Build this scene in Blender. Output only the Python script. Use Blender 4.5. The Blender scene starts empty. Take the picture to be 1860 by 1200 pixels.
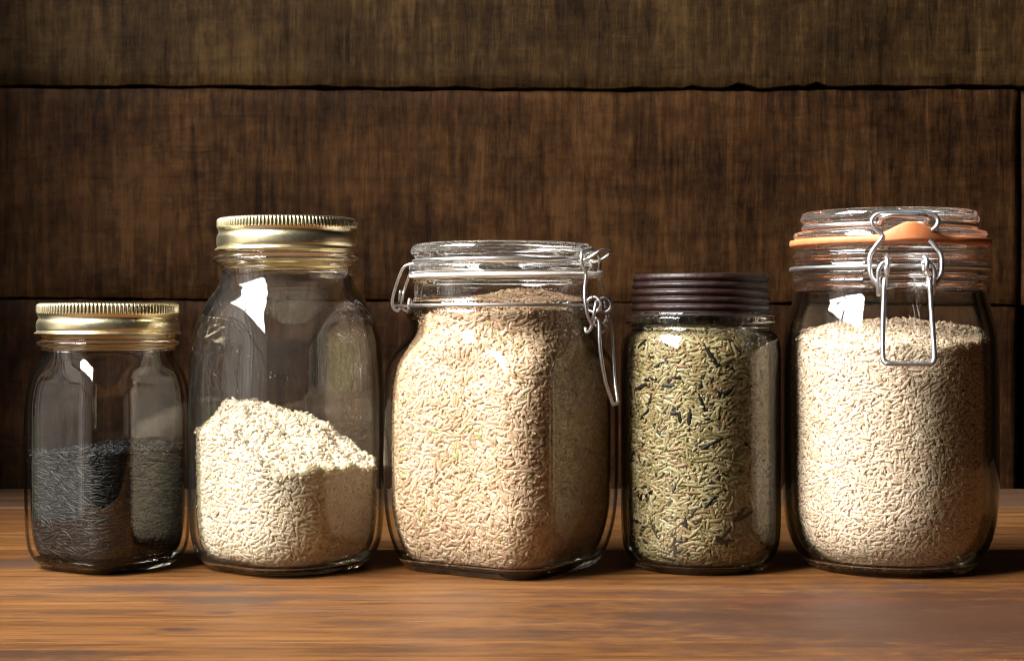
import bpy, bmesh, math, random
import numpy as np
from mathutils import Vector, Matrix, noise as mnoise

random.seed(7)
RNG = np.random.default_rng(7)
SC = bpy.context.scene
COL = SC.collection
PI = math.pi

# ------------------------------------------------------------------ camera
D0 = 0.80            # camera to the row of jars
FPX = 2904.0         # focal length in pixels of the 1860 px wide photograph
HROW = 580.0         # row of the horizon
EYE = 0.123
cam_d = bpy.data.cameras.new('camera')
cam = bpy.data.objects.new('camera', cam_d)
COL.objects.link(cam)
cam.location = (0, -D0, EYE)
cam.rotation_euler = (PI / 2, 0, 0)
cam_d.sensor_width = 36
cam_d.lens = 36 * FPX / 1860
cam_d.shift_y = -(600 - HROW) / 1860
cam_d.clip_start = 0.01
cam_d.clip_end = 50
cam_d.dof.use_dof = True
cam_d.dof.focus_distance = 0.765
cam_d.dof.aperture_fstop = 34
SC.camera = cam

# ------------------------------------------------------------------ world, lamps, exposure
w = bpy.data.worlds.new('World')
SC.world = w
w.use_nodes = True
w.node_tree.nodes['Background'].inputs[0].default_value = (1.0, 0.86, 0.74, 1)
w.node_tree.nodes['Background'].inputs[1].default_value = 0.006

SC.view_settings.view_transform = 'Standard'
SC.view_settings.look = 'None'
SC.view_settings.exposure = 0
SC.view_settings.gamma = 1
cy = SC.cycles
cy.max_bounces = 24
cy.diffuse_bounces = 8
cy.glossy_bounces = 8
cy.transmission_bounces = 20
cy.transparent_max_bounces = 64
cy.caustics_refractive = True
cy.caustics_reflective = True
cy.blur_glossy = 0.0
cy.sample_clamp_indirect = 20
cy.use_denoising = True
cy.use_adaptive_sampling = False
cy.filter_width = 1.05

WIN_X = -0.78


def pane_lamp(y0, y1, z0, z1, radiance, color, x=WIN_X, view=0.0, seed=0.0):
    """One pane of the window at the left, a lamp of its own size and place; view > 0 lets the garden outside mottle it."""
    l = bpy.data.lights.new('window_pane_lamp', 'AREA')
    l.shape = 'RECTANGLE'
    l.size = abs(y1 - y0)
    l.size_y = abs(z1 - z0)
    l.energy = radiance * PI * l.size * l.size_y
    l.color = color
    l.use_nodes = True
    nt = l.node_tree
    em = nt.nodes['Emission']
    if view > 0:
        geo = nt.nodes.new('ShaderNodeNewGeometry')
        mp = nt.nodes.new('ShaderNodeMapping')
        mp.inputs['Scale'].default_value = (l.size * 36, l.size_y * 5, 1)
        mp.inputs['Location'].default_value = (seed, seed * 1.7, 0)
        nz = nt.nodes.new('ShaderNodeTexNoise')
        nz.inputs['Scale'].default_value = 1.0
        nz.inputs['Detail'].default_value = 4
        cr = nt.nodes.new('ShaderNodeMapRange')
        cr.inputs['From Min'].default_value = .36
        cr.inputs['From Max'].default_value = .62
        cr.inputs['To Min'].default_value = 1 - view
        cr.inputs['To Max'].default_value = 1 + view * .5
        nt.links.new(geo.outputs['Parametric'], mp.inputs['Vector'])
        nt.links.new(mp.outputs[0], nz.inputs['Vector'])
        nt.links.new(nz.outputs['Fac'], cr.inputs['Value'])
        nt.links.new(cr.outputs[0], em.inputs['Strength'])
    o = bpy.data.objects.new('window_pane_lamp', l)
    COL.objects.link(o)
    o.location = (x, (y0 + y1) / 2, (z0 + z1) / 2)
    o.rotation_euler = (PI / 2, 0, -PI / 2)
    return o


DAY = (1.0, 0.985, 0.96)
# bright sky panes above, the dim garden seen through the lower panes
pane_lamp(-0.92, -0.40, 0.58, 0.72, 94, DAY)
pane_lamp(-0.92, -0.40, 0.735, 1.65, 92, DAY, view=.12, seed=11)
pane_lamp(-0.37, 0.01, 0.58, 0.72, 38, DAY)
pane_lamp(-0.37, 0.01, 0.735, 1.65, 36, DAY, view=.12, seed=12)
GREY = (1.0, 0.89, 0.79)
pane_lamp(-0.92, -0.66, 0.26, 0.56, .6, GREY, view=.55, seed=1)
pane_lamp(-0.65, -0.40, 0.26, 0.56, .9, GREY, view=.55, seed=2)
pane_lamp(-0.37, -0.19, 0.26, 0.56, 2.1, GREY, view=.35, seed=3)
pane_lamp(-0.18, 0.01, 0.26, 0.56, 1.2, GREY, view=.35, seed=4)
pane_lamp(-0.92, -0.66, -0.10, 0.245, .5, GREY, view=.6, seed=9)
pane_lamp(-0.65, -0.40, -0.10, 0.245, .8, GREY, view=.6, seed=5)
pane_lamp(-0.37, -0.19, -0.10, 0.245, 1.9, GREY, view=.4, seed=6)
pane_lamp(-0.18, -0.10, -0.10, 0.245, 1.0, GREY, view=.4, seed=7)
pane_lamp(-0.095, -0.045, -0.10, 0.06, 1.0, (0.62, 0.80, 0.27), view=.5, seed=8)
pane_lamp(-0.04, 0.01, -0.10, 0.245, 1.0, GREY, view=.4, seed=10)

# ------------------------------------------------------------------ helpers
def X(px, y=0.0):
    return (px - 930) * (D0 + y) / FPX


def Z(py, y=0.0):
    return EYE - (py - HROW) * (D0 + y) / FPX


def zrow(row):                       # height (m) of a silhouette row at jar depth
    return EYE - (row - HROW) * D0 / FPX


def empty(name, loc, label, cat, group=None, kind=None):
    o = bpy.data.objects.new(name, None)
    COL.objects.link(o)
    o.location = loc
    o.empty_display_size = 0.02
    o['label'] = label
    o['category'] = cat
    if group:
        o['group'] = group
    if kind:
        o['kind'] = kind
    return o


def link(name, me, mat=None, parent=None, kind=None, label=None):
    o = bpy.data.objects.new(name, me)
    COL.objects.link(o)
    if mat is not None and not me.materials:
        me.materials.append(mat)
    if parent is not None:
        o.parent = parent
    if kind:
        o['kind'] = kind
    if label:
        o['label'] = label
    return o


def mesh_np(name, verts, faces, smooth=True):
    me = bpy.data.meshes.new(name)
    if isinstance(faces, np.ndarray):
        n, k = faces.shape
        me.vertices.add(len(verts))
        me.vertices.foreach_set('co', np.asarray(verts, dtype=np.float32).ravel())
        me.loops.add(n * k)
        me.loops.foreach_set('vertex_index', faces.astype(np.int32).ravel())
        me.polygons.add(n)
        me.polygons.foreach_set('loop_start', np.arange(0, n * k, k, dtype=np.int32))
        me.polygons.foreach_set('loop_total', np.full(n, k, dtype=np.int32))
        me.update(calc_edges=True)
    else:
        me.from_pydata([tuple(v) for v in verts], [], faces)
    me.polygons.foreach_set('use_smooth', np.full(len(me.polygons), smooth, dtype=bool))
    me.update()
    return me


def chaikin(pts, n=2):
    pts = [tuple(p) for p in pts]
    for _ in range(n):
        q = [pts[0]]
        for a, b in zip(pts[:-1], pts[1:]):
            q.append(tuple(.75 * x + .25 * y for x, y in zip(a, b)))
            q.append(tuple(.25 * x + .75 * y for x, y in zip(a, b)))
        q.append(pts[-1])
        pts = q
    return pts


def revolve(profile, thetas, rho=None):
    """profile: list of (r, z); rho(theta_array, r, z, i) -> radius array. Quads + pole fans where r == 0."""
    th = np.asarray(thetas)
    n = len(th)
    verts, faces, rings = [], [], []
    base = 0
    V = []
    for i, (r, z) in enumerate(profile):
        if r < 1e-7:
            V.append(np.array([[0, 0, z]]))
            rings.append((base, 1))
            base += 1
        else:
            rr = np.full(n, r) if rho is None else rho(th, r, z, i)
            zz = np.full(n, z)
            V.append(np.stack([rr * np.sin(th), -rr * np.cos(th), zz], 1))
            rings.append((base, n))
            base += n
    V = np.concatenate(V)
    for (b0, n0), (b1, n1) in zip(rings[:-1], rings[1:]):
        if n0 == n1 == n:
            for j in range(n):
                k = (j + 1) % n
                faces.append((b0 + j, b0 + k, b1 + k, b1 + j))
        elif n0 == 1 and n1 == n:
            for j in range(n):
                faces.append((b0, b1 + (j + 1) % n, b1 + j))
        elif n1 == 1 and n0 == n:
            for j in range(n):
                faces.append((b0 + j, b0 + (j + 1) % n, b1))
    return V, faces


def fix_normals(me):
    bm = bmesh.new()
    bm.from_mesh(me)
    bmesh.ops.recalc_face_normals(bm, faces=bm.faces)
    bm.to_mesh(me)
    bm.free()


def lathe_obj(name, profile, mat, parent, seg=128, rho=None, thetas=None, closed=False):
    th = np.linspace(0, 2 * PI, seg, endpoint=False) if thetas is None else thetas
    if closed:
        profile = list(profile) + [profile[0]]
    V, F = revolve(profile, th, rho)
    me = mesh_np(name, V, F)
    if closed:
        bm = bmesh.new()
        bm.from_mesh(me)
        bmesh.ops.remove_doubles(bm, verts=bm.verts, dist=1e-7)
        bm.to_mesh(me)
        bm.free()
    fix_normals(me)
    return link(name, me, mat, parent)


def catmull(pts, sub=6, closed=False):
    P = [Vector(p) for p in pts]
    n = len(P)
    out = []
    rng = range(n) if closed else range(n - 1)
    for i in rng:
        p0 = P[(i - 1) % n] if closed or i > 0 else P[0] * 2 - P[1]
        p1 = P[i]
        p2 = P[(i + 1) % n]
        p3 = P[(i + 2) % n] if closed or i + 2 < n else P[-1] * 2 - P[-2]
        for s in range(sub):
            t = s / sub
            out.append(0.5 * ((2 * p1) + (p2 - p0) * t + (2 * p0 - 5 * p1 + 4 * p2 - p3) * t * t
                              + (3 * p1 - p0 - 3 * p2 + p3) * t ** 3))
    if not closed:
        out.append(P[-1])
    return out


def tube_data(path, rad, seg=10, closed=False):
    P = [Vector(p) for p in path]
    n = len(P)
    verts, faces = [], []
    up = None
    for i in range(n):
        if closed:
            t = (P[(i + 1) % n] - P[i - 1]).normalized()
        else:
            t = (P[min(i + 1, n - 1)] - P[max(i - 1, 0)]).normalized()
        if up is None:
            a = Vector((0, 0, 1)) if abs(t.z) < .9 else Vector((1, 0, 0))
            up = (a - t * a.dot(t)).normalized()
        else:
            up = (up - t * up.dot(t)).normalized()
        bn = t.cross(up)
        for k in range(seg):
            a = 2 * PI * k / seg
            verts.append(P[i] + (up * math.cos(a) + bn * math.sin(a)) * rad)
    # closed loops: align seam by nearest start vertex
    m = n if closed else n - 1
    for i in range(m):
        j = (i + 1) % n
        off = 0
        if closed and j == 0:
            off = min(range(seg), key=lambda o: (verts[i * seg] - verts[o]).length)
        for k in range(seg):
            a, b = i * seg + k, i * seg + (k + 1) % seg
            c, d = j * seg + (k + 1 + off) % seg, j * seg + (k + off) % seg
            faces.append((a, b, c, d))
    if not closed:
        faces.append(tuple(reversed(range(seg))))
        faces.append(tuple((n - 1) * seg + k for k in range(seg)))
    return verts, faces


def tubes(name, list_of, mat, parent, seg=10):
    V, F = [], []
    for path, rad, closed in list_of:
        v, f = tube_data(path, rad, seg, closed)
        b = len(V)
        V += v
        F += [tuple(i + b for i in q) for q in f]
    me = mesh_np(name, V, F)
    fix_normals(me)
    return link(name, me, mat, parent)


# ------------------------------------------------------------------ materials
def new_mat(name):
    m = bpy.data.materials.new(name)
    m.use_nodes = True
    nt = m.node_tree
    b = nt.nodes['Principled BSDF']
    return m, nt, b


def N(nt, typ, **kw):
    n = nt.nodes.new(typ)
    for k, v in kw.items():
        if k.startswith('i_'):
            key = k[2:]
            n.inputs[int(key) if key.isdigit() else key.replace('_', ' ')].default_value = v
        else:
            setattr(n, k, v)
    return n


def L(nt, a, b):
    nt.links.new(a, b)


def ramp(nt, stops, fac=None, interp='LINEAR'):
    r = nt.nodes.new('ShaderNodeValToRGB')
    r.color_ramp.interpolation = interp
    while len(r.color_ramp.elements) < len(stops):
        r.color_ramp.elements.new(0.5)
    for e, (p, c) in zip(r.color_ramp.elements, stops):
        e.position = p
        e.color = (c[0], c[1], c[2], 1) if len(c) == 3 else c
    if fac is not None:
        L(nt, fac, r.inputs[0])
    return r


def noise_tex(nt, vec, scale, detail=4, rough=.55, mapping=None, dist=0.0):
    if mapping is not None:
        mp = N(nt, 'ShaderNodeMapping')
        mp.inputs['Scale'].default_value = mapping[0]
        if len(mapping) > 1:
            mp.inputs['Rotation'].default_value = mapping[1]
        if len(mapping) > 2:
            mp.inputs['Location'].default_value = mapping[2]
        L(nt, vec, mp.inputs['Vector'])
        vec = mp.outputs[0]
    n = N(nt, 'ShaderNodeTexNoise')
    n.inputs['Scale'].default_value = scale
    n.inputs['Detail'].default_value = detail
    n.inputs['Roughness'].default_value = rough
    n.inputs['Distortion'].default_value = dist
    L(nt, vec, n.inputs['Vector'])
    return n.outputs['Fac']


def mixc(nt, mode, fac, a, b):
    m = N(nt, 'ShaderNodeMix', data_type='RGBA', blend_type=mode)
    for s, v in ((m.inputs['Factor'], fac), (m.inputs['A'], a), (m.inputs['B'], b)):
        if isinstance(v, (float, int)):
            s.default_value = v
        elif isinstance(v, tuple):
            s.default_value = (v[0], v[1], v[2], 1)
        else:
            L(nt, v, s)
    return m.outputs['Result']


def math_n(nt, op, a, b=None, c=None, clamp=False):
    m = N(nt, 'ShaderNodeMath', operation=op, use_clamp=clamp)
    for i, v in enumerate((a, b, c)):
        if v is None:
            continue
        if isinstance(v, (float, int)):
            m.inputs[i].default_value = v
        else:
            L(nt, v, m.inputs[i])
    return m.outputs[0]


def bump(nt, b, height, strength, dist):
    bp = N(nt, 'ShaderNodeBump')
    bp.inputs['Strength'].default_value = strength
    bp.inputs['Distance'].default_value = dist
    L(nt, height, bp.inputs['Height'])
    L(nt, bp.outputs[0], b.inputs['Normal'])
    return bp


def glass_mat(name, color, seed=0.0, wav=0.05, dust=.13):
    m, nt, b = new_mat(name)
    b.inputs['Base Color'].default_value = (*color, 1)
    b.inputs['Roughness'].default_value = 0.0
    b.inputs['IOR'].default_value = 1.5
    b.inputs['Transmission Weight'].default_value = 1.0
    tc = N(nt, 'ShaderNodeTexCoord')
    v = tc.outputs['Object']
    a = noise_tex(nt, v, 45, 2, .5, ((1, 1, .35), (0, 0, 0), (seed, 0, 0)))
    bump(nt, b, a, wav, 0.002)
    # specks of dust and faint wipe marks lying on the glass; a milky veil on the lids
    d1 = noise_tex(nt, v, 620, 2, .5, ((1, 1, 1), (0, 0, 0), (seed, 2, 0)))
    d2 = noise_tex(nt, v, 1.0, 5, .65, ((28, 28, 12), (0, .5, 0), (seed, 4, 0)), .8)
    sp = ramp(nt, [(.70, (0, 0, 0)), (.78, (.40, .40, .40))], d1)
    sm = ramp(nt, [(.40, (0, 0, 0)), (.75, (.035, .035, .035))], d2)
    f = math_n(nt, 'MULTIPLY', math_n(nt, 'ADD', sp.outputs[0], sm.outputs[0]), dust)
    df = N(nt, 'ShaderNodeBsdfDiffuse')
    df.inputs['Color'].default_value = (.62, .58, .52, 1)
    mx = N(nt, 'ShaderNodeMixShader')
    L(nt, f, mx.inputs[0])
    L(nt, b.outputs[0], mx.inputs[1])
    L(nt, df.outputs[0], mx.inputs[2])
    L(nt, mx.outputs[0], nt.nodes['Material Output'].inputs['Surface'])
    return m


def wall_glass_mat(name, color, edge, seed=0.0, wav=.08, dust=.13):
    """jar wall: light passes straight through, each face mirrors by its Fresnel share, and a dark tint
    at the rim of the jar is painted in for internal reflection"""
    m = bpy.data.materials.new(name)
    m.use_nodes = True
    nt = m.node_tree
    nt.nodes.remove(nt.nodes['Principled BSDF'])
    tc = N(nt, 'ShaderNodeTexCoord')
    v = tc.outputs['Object']
    geo = N(nt, 'ShaderNodeNewGeometry')
    wv = noise_tex(nt, v, 45, 3, .5, ((1, 1, .35), (0, 0, 0), (seed, 0, 0)))
    bp = N(nt, 'ShaderNodeBump')
    bp.inputs['Strength'].default_value = wav
    bp.inputs['Distance'].default_value = .002
    L(nt, wv, bp.inputs['Height'])
    dt = N(nt, 'ShaderNodeVectorMath', operation='DOT_PRODUCT')
    L(nt, bp.outputs[0], dt.inputs[0])
    L(nt, geo.outputs['Incoming'], dt.inputs[1])
    cs = math_n(nt, 'ABSOLUTE', dt.outputs['Value'])
    om = math_n(nt, 'SUBTRACT', 1.0, cs, clamp=True)
    p5 = math_n(nt, 'POWER', om, 5.0)
    fr = math_n(nt, 'MULTIPLY_ADD', p5, .90, .034)
    tint = ramp(nt, [(0.0, edge[1]), (.20, edge[0]), (.34, edge[0]), (.46, color), (1.0, color)], cs, 'EASE')  # dark rim tint stands in for reflection inside the thick glass
    tr = N(nt, 'ShaderNodeBsdfTransparent')
    L(nt, tint.outputs[0], tr.inputs['Color'])
    gl = N(nt, 'ShaderNodeBsdfGlossy')
    gl.inputs['Roughness'].default_value = .015
    gl.inputs['Color'].default_value = (1, 1, 1, 1)
    L(nt, bp.outputs[0], gl.inputs['Normal'])
    mx = N(nt, 'ShaderNodeMixShader')
    L(nt, fr, mx.inputs[0])
    L(nt, tr.outputs[0], mx.inputs[1])
    L(nt, gl.outputs[0], mx.inputs[2])
    d1 = noise_tex(nt, v, 620, 2, .5, ((1, 1, 1), (0, 0, 0), (seed, 2, 0)))
    d2 = noise_tex(nt, v, 1.0, 5, .65, ((28, 28, 12), (0, .5, 0), (seed, 4, 0)), .8)
    sp = ramp(nt, [(.70, (0, 0, 0)), (.78, (.40, .40, .40))], d1)
    sm = ramp(nt, [(.40, (0, 0, 0)), (.75, (.035, .035, .035))], d2)
    f = math_n(nt, 'MULTIPLY', math_n(nt, 'ADD', sp.outputs[0], sm.outputs[0]), dust)
    df = N(nt, 'ShaderNodeBsdfDiffuse')
    df.inputs['Color'].default_value = (.62, .58, .52, 1)
    m2 = N(nt, 'ShaderNodeMixShader')
    L(nt, f, m2.inputs[0])
    L(nt, mx.outputs[0], m2.inputs[1])
    L(nt, df.outputs[0], m2.inputs[2])
    L(nt, m2.outputs[0], nt.nodes['Material Output'].inputs['Surface'])
    return m


GREEN_EDGE = ((.42, .42, .34), (.66, .68, .56))
GREY_EDGE = ((.40, .39, .35), (.66, .66, .62))
DARK_EDGE = ((.26, .26, .20), (.48, .49, .39))
GLASS_MASON = wall_glass_mat('mason_glass', (0.985, 0.99, 0.975), GREEN_EDGE, 0, .10, .08)
GLASS_TALL = wall_glass_mat('tall_mason_glass', (0.985, 0.99, 0.98), GREEN_EDGE, 3, .10, .55)
GLASS_CLEAR = wall_glass_mat('clip_jar_glass', (0.99, 0.992, 0.99), GREY_EDGE, 6, .05, .05)
GLASS_DARK = wall_glass_mat('old_jar_glass', (0.965, 0.975, 0.945), DARK_EDGE, 9, .08, .06)
GLASS_RIGHT = wall_glass_mat('big_jar_glass', (0.985, 0.988, 0.98), DARK_EDGE, 12, .07, .06)
GLASS_LID = glass_mat('pressed_lid_glass', (0.985, 0.99, 0.985), 15, .12, 2.2)  # milky share stands in for the lid's frosting and rib reflections
GLASS_NECK = glass_mat('jar_neck_glass', (0.985, 0.99, 0.98), 21, .06, .4)
GLASS_BASE = glass_mat('jar_base_glass', (0.95, 0.97, 0.92), 18, .10, .1)


def metal_mat(name, color, rough, scale=300, amp=.12, metallic=1.0, bumpy=0.0):
    m, nt, b = new_mat(name)
    b.inputs['Metallic'].default_value = metallic
    tc = N(nt, 'ShaderNodeTexCoord')
    f = noise_tex(nt, tc.outputs['Object'], scale, 5, .6)
    f2 = noise_tex(nt, tc.outputs['Object'], 60, 4, .6)
    r = ramp(nt, [(.3, (rough - amp,) * 3), (.7, (rough + amp,) * 3)], f)
    L(nt, r.outputs[0], b.inputs['Roughness'])
    c = ramp(nt, [(.3, tuple(x * .92 for x in color)), (.7, color)], f2)
    L(nt, c.outputs[0], b.inputs['Base Color'])
    if bumpy:
        bump(nt, b, f, bumpy, .0004)
    return m


GOLD = metal_mat('gold_tin', (0.76, 0.68, 0.43), .31, 700, .03)
STEEL = metal_mat('steel_wire', (0.66, 0.66, 0.67), .34, 400, .07)
MAROON = metal_mat('maroon_tin', (0.013, 0.0046, 0.0032), .48, 220, .16, .1, .8)
MAROON.node_tree.nodes['Principled BSDF'].inputs['Specular IOR Level'].default_value = .30


def simple_mat(name, c0, c1, rough, scale=200, spec=.5):
    m, nt, b = new_mat(name)
    tc = N(nt, 'ShaderNodeTexCoord')
    f = noise_tex(nt, tc.outputs['Object'], scale, 4, .6)
    r = ramp(nt, [(.35, c0), (.65, c1)], f)
    L(nt, r.outputs[0], b.inputs['Base Color'])
    b.inputs['Roughness'].default_value = rough
    b.inputs['Specular IOR Level'].default_value = spec
    return m


ORANGE = simple_mat('orange_rubber', (0.38, 0.115, 0.036), (0.46, 0.155, 0.054), .55)
SILICONE = simple_mat('white_silicone', (0.72, 0.68, 0.60), (0.78, 0.74, 0.66), .45)


def grain_mat(name, stops, rough=.42, spec=.4, sss=0.0):
    m, nt, b = new_mat(name)
    at = N(nt, 'ShaderNodeAttribute')
    at.attribute_name = 'tint'
    r = ramp(nt, stops, at.outputs['Fac'])
    tc = N(nt, 'ShaderNodeTexCoord')
    f = noise_tex(nt, tc.outputs['Object'], 900, 2, .5)
    rr = ramp(nt, [(.3, (.86,) * 3), (.7, (1.0,) * 3)], f)
    c = mixc(nt, 'MULTIPLY', 1.0, r.outputs[0], rr.outputs[0])
    L(nt, c, b.inputs['Base Color'])
    b.inputs['Roughness'].default_value = rough
    b.inputs['Specular IOR Level'].default_value = spec
    if sss:
        tr = N(nt, 'ShaderNodeBsdfTranslucent')
        L(nt, mixc(nt, 'MIX', .35, c, (1.0, .86, .66)), tr.inputs['Color'])
        mx = N(nt, 'ShaderNodeMixShader')
        mx.inputs[0].default_value = sss
        L(nt, b.outputs[0], mx.inputs[1])
        L(nt, tr.outputs[0], mx.inputs[2])
        L(nt, mx.outputs[0], nt.nodes['Material Output'].inputs['Surface'])
    return m


M_BLACK = grain_mat('black_rice', [(0, (.004, .0035, .004)), (.6, (.008, .0065, .007)), (1, (.020, .014, .013))], .5, .20)
M_WHITE = grain_mat('white_rice', [(0, (.73, .61, .455)), (.3, (.82, .725, .565)), (1, (.87, .80, .665))], .36, .4, .48)
M_BROWN = grain_mat('brown_rice', [(0, (.42, .42, .15)), (.018, (.50, .45, .20)), (.03, (.54, .35, .205)),
                                   (.5, (.66, .485, .31)), (1, (.77, .61, .435))], .36, .4, .40)
M_MIX = grain_mat('mixed_rice', [(0, (.28, .16, .09)), (.14, (.36, .23, .13)), (.18, (.20, .15, .062)),
                                 (.6, (.325, .255, .132)), (1, (.45, .38, .24))], .36, .4, .25)
M_WILD = grain_mat('wild_rice', [(0, (.006, .005, .005)), (.7, (.014, .009, .006)), (1, (.045, .027, .016))], .5, .22)
M_LONG = grain_mat('long_grain_rice', [(0, (.71, .55, .39)), (.3, (.80, .665, .515)), (1, (.86, .76, .61))], .36, .4, .48)


def plank_mat(name, dark, mid, light, seed, tilt, warm=(0.30, 0.14, 0.05)):
    """rough-sawn board: upright saw marks crossed by faint lengthwise grain, blotches, pits"""
    m, nt, b = new_mat(name)
    tc = N(nt, 'ShaderNodeTexCoord')
    v = tc.outputs['Object']
    saw = noise_tex(nt, v, 1.0, 5, .7, ((85, 85, 7), (0, tilt, 0), (seed, seed, 0)), 1.1)
    saw2 = noise_tex(nt, v, 1.0, 3, .6, ((300, 300, 34), (0, tilt * .8, 0), (seed * 2, 0, 0)), .6)
    grain = noise_tex(nt, v, 1.0, 6, .7, ((9, 9, 90), (0, 0.04, 0), (0, seed, 0)), 1.4)
    blot = noise_tex(nt, v, 9.0, 6, .65, ((1, 1, 1.6), (0, 0, 0), (seed, 3, 0)))
    speck = noise_tex(nt, v, 130.0, 4, .7, ((1, 1, .6), (0, 0, 0), (seed, 8, 0)))
    a = math_n(nt, 'MULTIPLY_ADD', saw, .44, math_n(nt, 'MULTIPLY', saw2, .17))
    a = math_n(nt, 'MULTIPLY_ADD', grain, .11, a)
    a = math_n(nt, 'MULTIPLY_ADD', speck, .28, a)
    a = math_n(nt, 'MULTIPLY_ADD', math_n(nt, 'SUBTRACT', blot, .5), .46, a)
    r = ramp(nt, [(.385, dark), (.50, mid), (.615, light)], a)
    # thin dark cracks along the grain, and pits
    cr = noise_tex(nt, v, 1.0, 3, .5, ((5, 5, 46), (0, .05, 0), (seed * 3, 1, 0)), 1.6)
    crm = ramp(nt, [(.485, (1, 1, 1)), (.497, (.35, .33, .32)), (.503, (.35, .33, .32)), (.515, (1, 1, 1))], cr)
    msk = noise_tex(nt, v, 7, 2, .5, ((1, 1, 1), (0, 0, 0), (seed, 9, 2)))
    mm = ramp(nt, [(.42, (0, 0, 0)), (.60, (.40, .40, .40))], msk)
    c = mixc(nt, 'MULTIPLY', mm.outputs[0], r.outputs[0], crm.outputs[0])
    red = noise_tex(nt, v, 30, 3, .6, ((1, 1, .5), (0, 0, 0), (seed, 5, 5)))
    rm = ramp(nt, [(.55, (0, 0, 0)), (.75, (.35, .35, .35))], red)
    c = mixc(nt, 'MIX', rm.outputs[0], c, warm)
    mpw = N(nt, 'ShaderNodeMapping')
    mpw.inputs['Scale'].default_value = (.28, 1, 1)
    mpw.inputs['Location'].default_value = (seed, 0, seed * .3)
    L(nt, v, mpw.inputs['Vector'])
    wvt = N(nt, 'ShaderNodeTexWave', wave_type='BANDS', bands_direction='Z', wave_profile='SIN')
    for k_, v_ in (('Scale', 13.0), ('Distortion', 11.0), ('Detail', 3.0), ('Detail Scale', 1.1), ('Detail Roughness', .55)):
        wvt.inputs[k_].default_value = v_
    L(nt, mpw.outputs[0], wvt.inputs['Vector'])
    wr = ramp(nt, [(.0, (.58, .56, .54)), (.10, (1, 1, 1)), (1.0, (1.06, 1.06, 1.06))], wvt.outputs['Fac'])
    c = mixc(nt, 'MULTIPLY', .28, c, wr.outputs[0])
    L(nt, c, b.inputs['Base Color'])
    b.inputs['Roughness'].default_value = .62
    b.inputs['Specular IOR Level'].default_value = .03
    h = math_n(nt, 'ADD', math_n(nt, 'MULTIPLY_ADD', saw, 1.0, math_n(nt, 'MULTIPLY', saw2, .6)),
               math_n(nt, 'MULTIPLY', grain, .5))
    bump(nt, b, h, .55, .0016)
    return m


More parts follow.
